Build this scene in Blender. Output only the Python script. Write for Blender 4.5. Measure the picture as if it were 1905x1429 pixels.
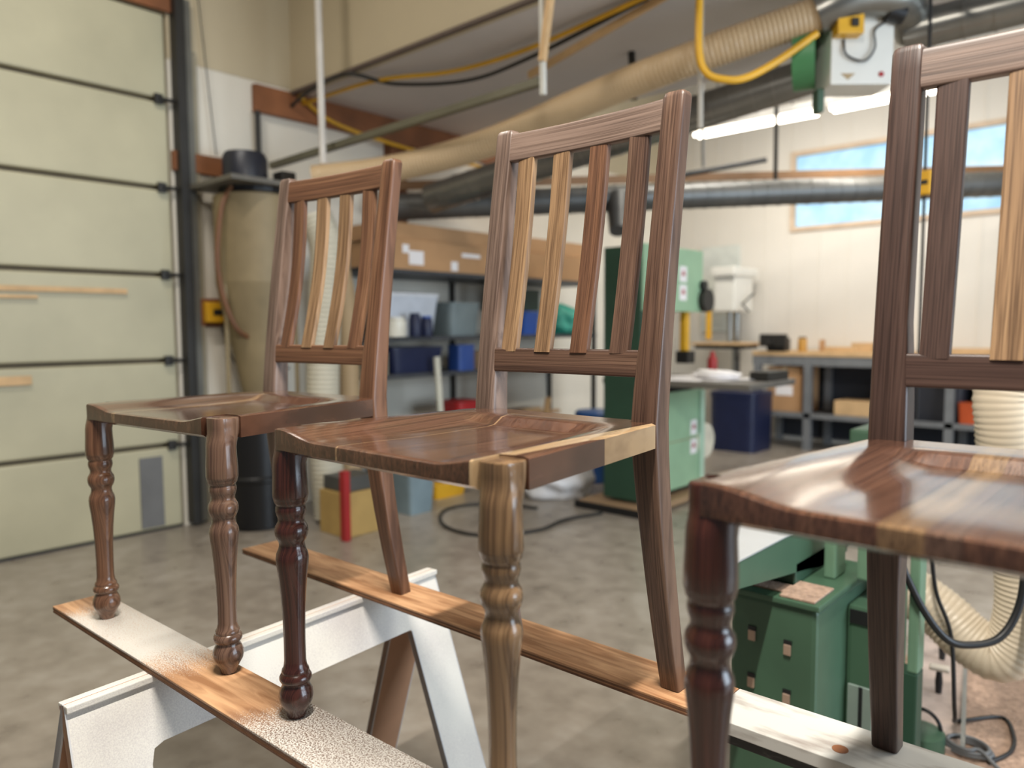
import bpy, bmesh, math, random
from mathutils import Vector, Matrix
random.seed(7)
for o in list(bpy.data.objects): bpy.data.objects.remove(o)
SC = bpy.context.scene
COL = SC.collection
R = math.radians

# ------------------------------------------------------------------ camera
cam_d = bpy.data.cameras.new('camera'); cam = bpy.data.objects.new('camera', cam_d); COL.objects.link(cam)
YAW, PITCH, ROLL, FPX, CAMZ = 42.116, 4.2188, -0.3643, 1401.48, 1.254
th, pt, ro = R(YAW), R(PITCH), R(ROLL)
F = Vector((-math.sin(th), math.cos(th), 0)); R0 = Vector((math.cos(th), math.sin(th), 0)); U = Vector((0, 0, 1))
fw = F*math.cos(pt) - U*math.sin(pt); up0 = U*math.cos(pt) + F*math.sin(pt)
rt = R0*math.cos(ro) + up0*math.sin(ro); up = up0*math.cos(ro) - R0*math.sin(ro)
m = Matrix.Identity(4)
for i in range(3):
    m[i][0], m[i][1], m[i][2] = rt[i], up[i], -fw[i]
m[0][3], m[1][3], m[2][3] = 0, 0, CAMZ
cam.matrix_world = m
cam_d.sensor_width = 36; cam_d.lens = FPX/1905*36; cam_d.clip_start = 0.05; cam_d.clip_end = 100
cam_d.dof.use_dof = True; cam_d.dof.focus_distance = 1.22; cam_d.dof.aperture_fstop = 2.5
SC.camera = cam

# ------------------------------------------------------------------ world, lights, exposure
W = bpy.data.worlds.new('world'); SC.world = W; W.use_nodes = True
bg = W.node_tree.nodes['Background']; bg.inputs[0].default_value = (0.86, 0.93, 1.0, 1); bg.inputs[1].default_value = 0.16
SC.view_settings.view_transform = 'Standard'; SC.view_settings.look = 'None'
SC.view_settings.gamma = 1; SC.view_settings.use_curve_mapping = False
SC.view_settings.exposure = 0.0

def area(name, loc, target, sx, sy, power, color):
    d = bpy.data.lights.new(name, 'AREA'); d.shape = 'RECTANGLE'; d.size = sx; d.size_y = sy; d.energy = power; d.color = color
    o = bpy.data.objects.new(name, d); COL.objects.link(o); o.location = loc
    o.rotation_euler = (Vector(target) - Vector(loc)).to_track_quat('-Z', 'Y').to_euler()
    return o
WARM = (1.0, 0.945, 0.86); DAY = (0.72, 0.86, 1.0)
# tubes of the ceiling lamps over the chairs and along the room: x, y, z, length, width, power
for x, y, z, L, wd, pw in ((-.20, .35, 3.30, .9, .05, 150), (.9, 2.3, 3.60, 1.2, .05, 40), (-3.2, .8, 4.2, 1.2, .2, 55), (1.2, 4.6, 4.2, 1.2, .2, 70), (-2.4, 5.6, 4.2, 1.2, .2, 55)):
    area('lamp_light', (x, y, z), (x, y, 0), wd, L, pw, WARM)
# the row of tubes by the back wall (fixtures built below) and daylight through the bay door on the right
area('row_light', (-2.45, 6.5, 3.0), (-2.2, 7.4, 1.8), 2.4, .12, 42, WARM)
area('daylight_right', (4.2, 3.2, 1.7), (-2.5, 3.6, 2.3), 3.4, 2.6, 270, DAY)

# ------------------------------------------------------------------ helpers
def lin(c):
    return tuple(((v/255)/12.92 if v/255 <= .04045 else ((v/255+.055)/1.055)**2.4) for v in c)
def new_mat(name):
    mt = bpy.data.materials.new(name); mt.use_nodes = True
    return mt, mt.node_tree.nodes, mt.node_tree.links, mt.node_tree.nodes['Principled BSDF']
_mc = {}
def mat(name, rgb, rough=.5, metal=0, amt=.12, scale=6, bump=0, bscale=40, coat=0, alpha=None, spec=None):
    if name in _mc: return _mc[name]
    mt, N, L, b = new_mat(name); c = lin(rgb)
    tc = N.new('ShaderNodeTexCoord'); nz = N.new('ShaderNodeTexNoise'); nz.inputs['Scale'].default_value = scale; nz.inputs['Detail'].default_value = 5
    L.new(tc.outputs['Object'], nz.inputs['Vector'])
    cr = N.new('ShaderNodeValToRGB'); cr.color_ramp.elements[0].position = .3; cr.color_ramp.elements[1].position = .7
    cr.color_ramp.elements[0].color = tuple(v*(1-amt) for v in c)+(1,); cr.color_ramp.elements[1].color = tuple(min(1, v*(1+amt)) for v in c)+(1,)
    L.new(nz.outputs['Fac'], cr.inputs['Fac']); L.new(cr.outputs['Color'], b.inputs['Base Color'])
    b.inputs['Roughness'].default_value = rough; b.inputs['Metallic'].default_value = metal
    b.inputs['Coat Weight'].default_value = coat; b.inputs['Coat Roughness'].default_value = .12
    if spec is not None: b.inputs['Specular IOR Level'].default_value = spec
    if alpha is not None: b.inputs['Alpha'].default_value = alpha
    if bump:
        n2 = N.new('ShaderNodeTexNoise'); n2.inputs['Scale'].default_value = bscale; L.new(tc.outputs['Object'], n2.inputs['Vector'])
        bp = N.new('ShaderNodeBump'); bp.inputs['Strength'].default_value = bump; bp.inputs['Distance'].default_value = .01
        L.new(n2.outputs['Fac'], bp.inputs['Height']); L.new(bp.outputs['Normal'], b.inputs['Normal'])
    _mc[name] = mt; return mt
def wood(name, dark, mid, light, axis='Z', rough=.36, coat=.35, freq=1.0, wave=.0, spec=.4, fine=1.0):
    key = name
    if key in _mc: return _mc[key]
    mt, N, L, b = new_mat(name)
    tc = N.new('ShaderNodeTexCoord'); oi = N.new('ShaderNodeObjectInfo')
    add = N.new('ShaderNodeVectorMath'); add.operation = 'ADD'
    sc = N.new('ShaderNodeVectorMath'); sc.operation = 'SCALE'; sc.inputs['Scale'].default_value = 7.3
    cmb = N.new('ShaderNodeCombineXYZ')
    for i in range(3): L.new(oi.outputs['Random'], cmb.inputs[i])
    L.new(cmb.outputs[0], sc.inputs[0]); L.new(tc.outputs['Object'], add.inputs[0]); L.new(sc.outputs[0], add.inputs[1])
    def mapped(al, ac):
        mp = N.new('ShaderNodeMapping'); s = {'X': (al, ac*.1, ac), 'Y': (ac, al, ac*.25), 'Z': (ac, ac*.1, al)}[axis]
        mp.inputs['Scale'].default_value = s; L.new(add.outputs[0], mp.inputs['Vector']); return mp
    m1 = mapped(.55*freq, 16*freq); n1 = N.new('ShaderNodeTexNoise'); n1.inputs['Scale'].default_value = 1.5; n1.inputs['Detail'].default_value = 6
    n1.inputs['Distortion'].default_value = .35 + wave
    L.new(m1.outputs[0], n1.inputs['Vector'])
    m2 = mapped(3, 420*fine); n2 = N.new('ShaderNodeTexNoise'); n2.inputs['Scale'].default_value = 1.2; n2.inputs['Detail'].default_value = 3
    L.new(m2.outputs[0], n2.inputs['Vector'])
    m3 = mapped(1.2, 120*fine); n3 = N.new('ShaderNodeTexNoise'); n3.inputs['Scale'].default_value = 1.0; n3.inputs['Detail'].default_value = 3; n3.inputs['Distortion'].default_value = .5
    L.new(m3.outputs[0], n3.inputs['Vector'])
    ma = N.new('ShaderNodeMath'); ma.operation = 'MULTIPLY_ADD'; ma.inputs[1].default_value = .6
    L.new(n3.outputs['Fac'], ma.inputs[0]); 
    mb_ = N.new('ShaderNodeMath'); mb_.operation = 'MULTIPLY'; mb_.inputs[1].default_value = .47
    L.new(n1.outputs['Fac'], mb_.inputs[0]); L.new(mb_.outputs[0], ma.inputs[2])
    cr = N.new('ShaderNodeValToRGB'); e = cr.color_ramp.elements
    e[0].position = .33; e[0].color = lin(dark)+(1,); e[1].position = .78; e[1].color = lin(light)+(1,)
    k = e.new(.54); k.color = lin(mid)+(1,)
    L.new(ma.outputs[0], cr.inputs['Fac'])
    mx = N.new('ShaderNodeMix'); mx.data_type = 'RGBA'; mx.blend_type = 'MULTIPLY'; mx.inputs['Factor'].default_value = .8
    c2 = N.new('ShaderNodeValToRGB'); c2.color_ramp.elements[0].position = .38; c2.color_ramp.elements[0].color = (.42, .38, .36, 1); c2.color_ramp.elements[1].position = .55; c2.color_ramp.elements[1].color = (1, 1, 1, 1)
    L.new(n2.outputs['Fac'], c2.inputs['Fac']); L.new(cr.outputs['Color'], mx.inputs['A']); L.new(c2.outputs['Color'], mx.inputs['B'])
    L.new(mx.outputs['Result'], b.inputs['Base Color'])
    b.inputs['Roughness'].default_value = rough; b.inputs['Coat Weight'].default_value = coat; b.inputs['Coat Roughness'].default_value = .14 if coat > .5 else .2
    b.inputs['Specular IOR Level'].default_value = spec
    bp = N.new('ShaderNodeBump'); bp.inputs['Strength'].default_value = .12; bp.inputs['Distance'].default_value = .002
    L.new(n2.outputs['Fac'], bp.inputs['Height']); L.new(bp.outputs['Normal'], b.inputs['Normal'])
    _mc[key] = mt; return mt
def emit(name, rgb, s):
    mt, N, L, b = new_mat(name); b.inputs['Base Color'].default_value = lin(rgb)+(1,)
    b.inputs['Emission Color'].default_value = lin(rgb)+(1,); b.inputs['Emission Strength'].default_value = s
    return mt

def box(bm, c, s, rot=(0, 0, 0), bev=0):
    from mathutils import Euler
    M = Matrix.Translation(c) @ Euler(rot).to_matrix().to_4x4() @ Matrix.Diagonal((s[0], s[1], s[2], 1))
    r = bmesh.ops.create_cube(bm, size=1, matrix=M); vs = r['verts']
    if bev:
        es = list({e for v in vs for e in v.link_edges})
        bmesh.ops.bevel(bm, geom=es, offset=bev, segments=2, profile=.6, affect='EDGES')
    return bm
def bx(x0, x1, y0, y1, z0, z1, bev=0, bm=None):
    bm = bm or bmesh.new()
    return box(bm, ((x0+x1)/2, (y0+y1)/2, (z0+z1)/2), (abs(x1-x0), abs(y1-y0), abs(z1-z0)), bev=bev)
def rings(bm, rs, cap=True, closed=False):
    vv = [[bm.verts.new(p) for p in r] for r in rs]; n = len(vv[0]); K = len(vv)
    for a in range(K if closed else K-1):
        b2 = (a+1) % K
        for i in range(n):
            j = (i+1) % n
            bm.faces.new((vv[a][i], vv[a][j], vv[b2][j], vv[b2][i]))
    if cap and not closed:
        bm.faces.new(list(reversed(vv[0]))); bm.faces.new(vv[-1])
    return bm
def sring(cx, cy, cz, hx, hy, e=2, n=32):
    out = []
    for i in range(n):
        a = 2*math.pi*(i+.5)/n; c, s = math.cos(a), math.sin(a)
        out.append((cx+hx*math.copysign(abs(c)**(2/e), c), cy+hy*math.copysign(abs(s)**(2/e), s), cz))
    return out
def path(pts, seg=8):
    P = [Vector(p) for p in pts]; out = []
    for i in range(len(P)-1):
        p0 = P[i-1] if i else P[0]*2-P[1]; p1, p2 = P[i], P[i+1]; p3 = P[i+2] if i+2 < len(P) else P[-1]*2-P[-2]
        for k in range(seg):
            t = k/seg
            out.append(.5*((2*p1)+(p2-p0)*t+(2*p0-5*p1+4*p2-p3)*t*t+(3*p1-p0-3*p2+p3)*t**3))
    out.append(P[-1]); return out
def resample(P, step):
    out = [P[0].copy()]; acc = 0
    for a, b in zip(P[:-1], P[1:]):
        d = (b-a).length
        if d < 1e-9: continue
        t = step-acc
        while t <= d:
            out.append(a.lerp(b, t/d)); t += step
        acc = d-(t-step)
    return out
def tube(bm, P, r, n=10, cap=True):
    P = [Vector(p) for p in P]; rs = []; nrm = None
    for i, p in enumerate(P):
        t = (P[min(i+1, len(P)-1)]-P[max(i-1, 0)]).normalized()
        if nrm is None:
            nrm = t.orthogonal().normalized()
        nrm = (nrm-t*nrm.dot(t)).normalized(); bn = t.cross(nrm)
        rad = r(i) if callable(r) else r
        rs.append([p+(nrm*math.cos(2*math.pi*k/n)+bn*math.sin(2*math.pi*k/n))*rad for k in range(n)])
    return rings(bm, rs, cap)
def cyl(bm, a, b, r, r2=None, n=20):
    r2 = r if r2 is None else r2
    a, b = Vector(a), Vector(b); t = (b-a).normalized(); u = t.orthogonal().normalized(); v = t.cross(u)
    f_ = lambda c, q: [c+(u*math.cos(2*math.pi*k/n)+v*math.sin(2*math.pi*k/n))*q for k in range(n)]
    return rings(bm, [f_(a, r), f_(b, r2)])
def lathe(bm, prof, c, n=24):
    return rings(bm, [[(c[0]+r*math.cos(2*math.pi*k/n), c[1]+r*math.sin(2*math.pi*k/n), c[2]+z) for k in range(n)] for r, z in prof])
def prism(bm, poly, fn, a, b):
    """poly: 2d outline, fn(u,v,t) -> 3d"""
    return rings(bm, [[fn(u, v, a) for u, v in poly], [fn(u, v, b) for u, v in poly]])
def obj(name, bm, mt, parent=None, smooth=None, loc=None):
    bmesh.ops.recalc_face_normals(bm, faces=bm.faces)
    me = bpy.data.meshes.new(name); bm.to_mesh(me); bm.free()
    if mt: me.materials.append(mt)
    if smooth:
        me.polygons.foreach_set('use_smooth', [True]*len(me.polygons)); me.set_sharp_from_angle(angle=R(smooth))
    o = bpy.data.objects.new(name, me); COL.objects.link(o)
    if parent: o.parent = parent
    if loc: o.location = loc
    return o
def tag(o, label, cat, group=None):
    o['label'] = label; o['category'] = cat
    if group: o['group'] = group
    return o
def struct(o, label=None):
    o['kind'] = 'structure'
    if label: o['label'] = label
    return o
def thing(name, label, cat, loc=(0, 0, 0), rz=0, group=None):
    o = bpy.data.objects.new(name, None); COL.objects.link(o); o.empty_display_size = .1
    o.location = loc; o.rotation_euler = (0, 0, rz); return tag(o, label, cat, group)
def share(src, name, parent=None, loc=None, rot=None):
    o = bpy.data.objects.new(name, src.data); COL.objects.link(o); o.parent = parent
    if loc: o.location = loc
    if rot: o.rotation_euler = rot
    return o
def hose(pts, r, pitch=.026, amp=.07, n=18, seg=10):
    P = resample(path(pts, seg), pitch/3)
    bm = bmesh.new(); tube(bm, P, lambda i: r*(1+(amp if i % 3 == 0 else -amp*.6)), n); return bm

# ------------------------------------------------------------------ materials of the shell
def floor_mat():
    mt, N, L, b = new_mat('concrete_floor')
    tc = N.new('ShaderNodeTexCoord')
    def nz(s, d=6, dist=0):
        n = N.new('ShaderNodeTexNoise'); n.inputs['Scale'].default_value = s; n.inputs['Detail'].default_value = d; n.inputs['Distortion'].default_value = dist
        L.new(tc.outputs['Object'], n.inputs['Vector']); return n
    a = nz(1.1, 8, .4); c = nz(9, 9); g = nz(60, 4)
    cr = N.new('ShaderNodeValToRGB'); e = cr.color_ramp.elements
    e[0].position = .33; e[0].color = lin((122, 113, 103))+(1,); e[1].position = .68; e[1].color = lin((168, 161, 152))+(1,)
    k = e.new(.5); k.color = lin((147, 138, 127))+(1,)
    mm = N.new('ShaderNodeMath'); mm.operation = 'MULTIPLY_ADD'; mm.inputs[1].default_value = .5
    L.new(c.outputs['Fac'], mm.inputs[0]); h = N.new('ShaderNodeMath'); h.operation = 'MULTIPLY'; h.inputs[1].default_value = .5
    L.new(a.outputs['Fac'], h.inputs[0]); L.new(h.outputs[0], mm.inputs[2]); L.new(mm.outputs[0], cr.inputs['Fac']); L.new(cr.outputs['Color'], b.inputs['Base Color'])
    rr = N.new('ShaderNodeMapRange'); rr.inputs['To Min'].default_value = .2; rr.inputs['To Max'].default_value = .42
    L.new(c.outputs['Fac'], rr.inputs['Value']); L.new(rr.outputs[0], b.inputs['Roughness'])
    bp = N.new('ShaderNodeBump'); bp.inputs['Strength'].default_value = .05; L.new(g.outputs['Fac'], bp.inputs['Height']); L.new(bp.outputs['Normal'], b.inputs['Normal'])
    return mt
M_white = mat('white_wall_paint', (224, 217, 203), .6, amt=.05, scale=1.5)
M_beige = mat('beige_wall_paint', (188, 174, 146), .65, amt=.06, scale=1.2)
M_cream = mat('cream_wall_panel', (222, 217, 208), .5, amt=.04, scale=1.0)
M_grey = mat('grey_ceiling_board', (206, 200, 197), .75, amt=.06, scale=1.5)
M_door = mat('cream_door_panel', (184, 178, 150), .48, amt=.09, scale=2.2, bump=.08, bscale=9)
M_doorgap = mat('door_shadow_gap', (120, 108, 88), .8)
M_steel = mat('galvanised_steel', (150, 150, 146), .36, .85, amt=.12, scale=5)
M_dsteel = mat('dark_steel', (52, 50, 47), .5, .4)
M_black = mat('black_plastic', (20, 20, 22), .45)
M_rust = mat('rust_brown_timber', (132, 82, 48), .7, amt=.25, scale=5)
M_pine = mat('pale_pine', (205, 170, 125), .6, amt=.12, scale=9)
M_yel = mat('yellow_plastic', (222, 168, 40), .4)
M_green = mat('machine_green', (60, 88, 68), .45, amt=.1)
M_litgreen = mat('machine_lit_green', (150, 184, 150), .42, amt=.06)  # saw door green, lightened for the light falling on it
M_dgreen = mat('machine_dark_green', (38, 68, 52), .5, amt=.1)
M_card = mat('cardboard', (184, 142, 100), .75, amt=.08)
M_hose = mat('tan_dust_hose', (188, 162, 126), .45, amt=.05)
M_hoseg = mat('grey_dust_hose', (196, 190, 172), .45, amt=.05)
M_paper = mat('white_paper', (240, 236, 236), .6, amt=.02)
M_wplastic = mat('white_machine_paint', (224, 222, 214), .4, amt=.04)
M_navy = mat('navy_plastic', (26, 34, 66), .45)
M_blue = mat('blue_plastic', (40, 84, 170), .4)
M_red = mat('red_paint', (158, 32, 34), .45)
M_teal = mat('teal_plastic', (60, 160, 140), .45)
M_dust = mat('sawdust', (160, 134, 116), .9, amt=.3, scale=60, bump=.4, bscale=120)
M_iron = mat('cast_iron_table', (205, 210, 216), .3, .55, amt=.06, scale=8)

# ------------------------------------------------------------------ shell
XW, YB, ZC = -4.777, 8.3, 4.4
struct(obj('floor', bx(XW-.2, 5.2, -4, YB+.2, -.1, 0), floor_mat()))
# left wall: painted white below, beige drywall above z 2.93; opening for the overhead door y<2.13 z<3.2
w = struct(obj('wall_left', bx(XW-.15, XW, 2.13, YB, 0, 2.93), M_white))
obj('upper_drywall', bx(XW-.15, XW+.004, 2.13, YB, 2.93, ZC), M_beige, w)
obj('wall_section', bx(XW-.15, XW, -4, 2.13, 3.2, ZC), M_beige, w)
struct(obj('ceiling', bx(XW-.15, 5.2, -4, YB+.15, ZC, ZC+.1), M_beige))
# back wall with window opening
WX0, WX1, WZ0, WZ1 = -3.30, -1.0, 2.34, 3.10
bw = bmesh.new()
bx(XW-.15, WX0, YB, YB+.15, 0, ZC, bm=bw); bx(WX1, 5.2, YB, YB+.15, 0, ZC, bm=bw)
bx(WX0, WX1, YB, YB+.15, 0, WZ0, bm=bw); bx(WX0, WX1, YB, YB+.15, WZ1, ZC, bm=bw)
wb = struct(obj('wall_back', bw, M_cream))
rib0 = None
x = XW+.25
while x < 1.6:      # raised seams of the steel wall panels
    z0, z1 = (0, ZC)
    spans = [(0, WZ0-.06), (WZ1+.06, ZC)] if WX0-.08 < x < WX1+.08 else [(0, ZC)]
    for z0, z1 in spans:
        obj('panel_seam', bx(x-.012, x+.012, YB-.006, YB, z0, z1), M_cream, wb)
    x += .3
win = struct(bpy.data.objects.new('window_1', None), 'high narrow window with blue sky light in the back wall'); COL.objects.link(win)
fb = bmesh.new()
bx(WX0-.05, WX1+.05, YB-.03, YB+.05, WZ1, WZ1+.05, bm=fb); bx(WX0-.05, WX1+.05, YB-.03, YB+.05, WZ0-.05, WZ0, bm=fb)
bx(WX0-.05, WX0, YB-.03, YB+.05, WZ0, WZ1, bm=fb); bx(WX1, WX1+.05, YB-.03, YB+.05, WZ0, WZ1, bm=fb)
obj('window_frame', fb, mat('window_trim', (206, 184, 160), .6), win)
def pane_mat():
    mt, N, L, b = new_mat('frosted_sky_pane')
    tc = N.new('ShaderNodeTexCoord'); n = N.new('ShaderNodeTexNoise'); n.inputs['Scale'].default_value = 5; n.inputs['Detail'].default_value = 6
    L.new(tc.outputs['Object'], n.inputs['Vector']); cr = N.new('ShaderNodeValToRGB')
    cr.color_ramp.elements[0].position = .35; cr.color_ramp.elements[0].color = lin((118, 186, 226))+(1,)
    cr.color_ramp.elements[1].position = .7; cr.color_ramp.elements[1].color = lin((186, 226, 240))+(1,)
    L.new(n.outputs['Fac'], cr.inputs['Fac']); L.new(cr.outputs['Color'], b.inputs['Emission Color']); b.inputs['Emission Strength'].default_value = .85
    b.inputs['Base Color'].default_value = (.3, .4, .5, 1); b.inputs['Roughness'].default_value = .15
    return mt
M_pane = pane_mat()
half = (WX0+WX1)/2
for i, (a, b_) in enumerate(((WX0, half-.02), (half+.02, WX1))):
    obj('window_pane', bx(a, b_, YB+.02, YB+.03, WZ0, WZ1), M_pane, win)
obj('window_mullion', bx(half-.02, half+.02, YB-.01, YB+.05, WZ0, WZ1), mat('window_trim', (214, 200, 184), .6), win)
# bulkhead and low soffit across the left of the room
struct(obj('wall_bulkhead', bx(XW, 0.6, 2.99, 3.05, 2.9, ZC), M_beige), 'beige bulkhead wall above the grey soffit')
sf = struct(obj('ceiling_soffit', bx(XW, 0.6, 3.05, 4.75, 2.9, 2.96), M_grey), 'grey underside of the low soffit')
obj('soffit_edge', bx(XW, 0.6, 2.955, 2.99, 2.885, 2.905), mat('soffit_edge_brown', (96, 82, 74), .7), sf)
struct(obj('trim_1', bx(XW, XW+.05, 2.69, 5.6, 2.72, 2.90, .004), M_rust), 'rust brown timber ledger along the left wall')
struct(obj('trim_2', bx(XW, XW+.04, 2.13, 2.62, 2.25, 2.37, .004), M_rust), 'short brown timber ledge beside the door track')
struct(obj('trim_3', bx(XW, XW+.09, 3.80, 3.96, 2.05, 2.72, .004), M_rust), 'short brown timber post under the ledger')
struct(obj('trim_4', bx(XW-.05, XW+.03, -4, 2.2, 3.2, 3.36, .004), M_rust), 'brown timber header above the overhead door')

# overhead sectional door: six cream sections
dr = struct(bpy.data.objects.new('door_1', None), 'cream sectional overhead door on the left wall'); COL.objects.link(dr)
SEC = .5335
for k in range(6):
    z0, z1 = k*SEC+.013, (k+1)*SEC-.015
    bm = bx(XW-.05, XW, -3.9, 2.115, z0, z1, .012)
    obj('door_panel', bm, M_door, dr)
    if k:
        hb = bmesh.new(); box(hb, (XW+.018, 2.06, k*SEC), (.025, .05, .06), bev=.004); cyl(hb, (XW+.03, 2.06, k*SEC), (XW+.03, 2.19, k*SEC), .012)
        obj('roller_hinge', hb, M_dsteel, dr)
obj('door_backing', bx(XW-.07, XW-.052, -3.9, 2.13, 0, 3.2), M_doorgap, dr)
obj('door_seal', bx(XW-.05, XW+.005, -3.9, 2.115, 0, .012), M_black, dr)
tr = bmesh.new()
bx(XW, XW+.09, 2.150, 2.163, .02, 3.3, bm=tr); bx(XW+.075, XW+.09, 2.163, 2.205, .02, 3.3, bm=tr); bx(XW, XW+.012, 2.163, 2.25, .02, 3.3, bm=tr)
obj('door_track', tr, M_dsteel, dr)
obj('track_angle', bx(XW, XW+.05, 2.225, 2.262, .02, 3.3), mat('grey_track_angle', (112, 110, 102), .5, .3), dr)
obj('jamb_trim', bx(XW, XW+.03, 2.262, 2.30, 0, 3.0), mat('grey_jamb', (150, 142, 122), .6), dr)
obj('repair_panel', bx(XW, XW+.008, 1.86, 2.00, .03, .47), mat('grey_repair_panel', (112, 112, 112), .55), dr)
cb = bmesh.new(); tube(cb, [(XW+.05, 2.30, 3.5), (XW+.05, 2.40, 2.38)], .004, 6); obj('lift_cable', cb, M_dsteel, dr)
for (y1, z, h, lab) in ((1.83, 1.49, .03, 'longest pale wooden strip lying flat against the overhead door'), (1.355, 1.445, .018, 'thin pale wooden strip just under the longest one on the overhead door'),
                        (1.305, .985, .05, 'thick pale wooden batten low on the overhead door')):
    s = obj('wooden_strip', bx(XW+.004, XW+.018, -1.2, y1, z-h/2, z+h/2, .002), M_pine); tag(s, lab, 'wood strip', 'wooden strips on the door')

# ------------------------------------------------------------------ walnut chairs
T = {  # dark, mid, light tones
 'red':  ((46, 22, 18), (66, 33, 26), (86, 47, 37)),
 'dark': ((58, 42, 37), (74, 55, 48), (92, 71, 62)),
 'mid':  ((66, 47, 39), (95, 71, 58), (126, 99, 81)),
 'warm': ((80, 54, 40), (114, 80, 59), (148, 111, 83)),
 'tan':  ((108, 83, 60), (144, 114, 84), (178, 147, 111)),
 'grey': ((78, 62, 54), (112, 92, 81), (144, 122, 108)),
 'seat': ((58, 37, 28), (86, 57, 43), (114, 81, 62)),
 'oliv': ((90, 68, 48), (126, 99, 71), (158, 128, 94)),
 'lite': ((152, 123, 90), (186, 156, 118), (216, 190, 152)),
 'grey': ((84, 68, 60), (122, 102, 91), (154, 132, 118)),
}
def WD(t, ax, freq=1.0, wave=0, rough=.36, coat=.3, fine=1.0):
    d, mm, l = T[t]; return wood('walnut_%s_%s_%g_%g_%g' % (t, ax, freq, wave, rough) + ('_f%g' % fine), d, mm, l, ax, freq=freq, wave=wave, rough=rough, coat=coat, fine=fine)
HS, WF, WB, WT, DP, ZT = .45, .2407, .1927, .1965, .3733, .9637
def yfront(z):
    if z < HS: return DP+.0713*((HS-z)/HS)**1.55
    return DP+.0723*((z-HS)/(ZT-HS))**1.15
def lerp(a, b, t): return a+(b-a)*t
def tab(z, T_):
    for (z0, a), (z1, b) in zip(T_[:-1], T_[1:]):
        if z <= z1: return lerp(a, b, max(0, (z-z0)/(z1-z0)))
    return T_[-1][1]
def xout(z): return tab(z, [(0, .197), (HS, WB), (ZT, WT)])
def phw(z): return tab(z, [(0, .0175), (.25, .0205), (.40, .0235), (.47, .0235), (.53, .0225), (.60, .0203), (ZT, .0193)])
def phd(z): return tab(z, [(0, .0165), (.3, .021), (.45, .0225), (.6, .019), (ZT, .0145)])
def sm(t):
    t = max(0, min(1, t)); return t*t*(3-2*t)
def leg_mesh(s):
    prof = [(0, .0125), (.003, .0145), (.010, .0160), (.018, .0205), (.026, .0248), (.034, .0262), (.042, .0250), (.049, .0218), (.053, .0200), (.0555, .0200), (.057, .0222), (.061, .0243), (.065, .0243), (.069, .0222),
            (.071, .0203), (.0735, .0208), (.077, .0200), (.080, .0178), (.090, .0164), (.12, .0162), (.16, .0170), (.195, .0190), (.22, .0213), (.24, .0238), (.250, .0244), (.258, .0232), (.264, .0205), (.270, .0190), (.2755, .0193),
            (.281, .0225), (.287, .0245), (.293, .0250), (.299, .0240), (.304, .0212), (.307, .0196), (.312, .0194), (.317, .0212), (.323, .0228), (.329, .0224), (.332, .0212), (.334, .0222), (.338, .0246), (.341, .0246), (.342, .0254), (.347, .0264), (.365, .0262), (.382, .0252), (.396, .0248)]
    rs = [sring(0, 0, z, r, r, 2, 40) for z, r in prof]
    for z, h, e in ((.405, .0247, 2.2), (.412, .0246, 2.5), (.42, .0246, 2.9), (.43, .0246, 3.2), (.4440, .0246, 3.4), (.4468, .0240, 3.4), (.4476, .0222, 3.4)):
        k = sm((z-.396)/.03); rs.append(sring(-s*.002*k, .006*k, z, h*lerp(1, .95, k), h*lerp(1, .98, k), e, 40))
    bm = bmesh.new(); rings(bm, rs); return bm
def post_mesh(s):
    rs = []
    zs = [0, .002]+[.05*i for i in range(1, 19)]+[.93, .955, .9615, ZT]
    for z in zs:
        hx, hy = phw(z), phd(z)
        k = 1 if .001 < z < .957 else (.93 if z < .96 else .9)
        if z == ZT: k = .78
        rs.append(sring(s*(xout(z)-phw(z)), yfront(z)+hy, z, hx*k, hy*k, 7, 36))
    bm = bmesh.new(); rings(bm, rs); return bm
def rail_mesh(z0, z1, y_off, thick, bow, arch=0):
    rs = []; n = 17; xi = xout((z0+z1)/2)-2*phw((z0+z1)/2)+.008
    for i in range(n):
        x = lerp(-xi, xi, i/(n-1)); t = 1-(x/xi)**2
        ring = []
        for k in range(28):
            a = 2*math.pi*(k+.5)/28; c, s_ = math.cos(a), math.sin(a); e = 9
            dy = thick/2*math.copysign(abs(c)**(2/e), c); dz = (z1-z0)/2*math.copysign(abs(s_)**(2/e), s_)
            z = (z0+z1)/2+dz+arch*t*(1 if dz > 0 else .3)
            ring.append((x, yfront((z0+z1)/2+dz)+y_off+thick/2+dy+bow*t, z))
        rs.append(ring)
    bm = bmesh.new(); rings(bm, rs); return bm
def slat_mesh(x0, x1, bow):
    rs = []; n = 15; z0, z1 = .555, .909
    for i in range(n):
        t = i/(n-1); z = lerp(z0, z1, t); k = lerp(.94, 1, t)
        xc = (x0+x1)/2*lerp(.985, 1, t); b = 1-(xc/.157)**2
        rs.append(sring(xc, yfront(z)+.010+bow*math.sin(math.pi*t)+.009*b*t, z, (x1-x0)/2*k, .0065, 9, 28))
    bm = bmesh.new(); rings(bm, rs); return bm
def seat_w(y, side):
    if y < .0235: return .2175 if side < 0 else .1905
    if y < DP: return lerp(WF, WB, (y+.013)/(DP+.013))
    return .1455
def seat_top(x, y):
    w = lerp(WF, WB, (y+.013)/(DP+.013))
    d = .0155*sm((w-.030-abs(x))/.09)*sm((.322-y)/.034)*(.8+.2*sm(y/.15))
    return HS-d
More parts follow.
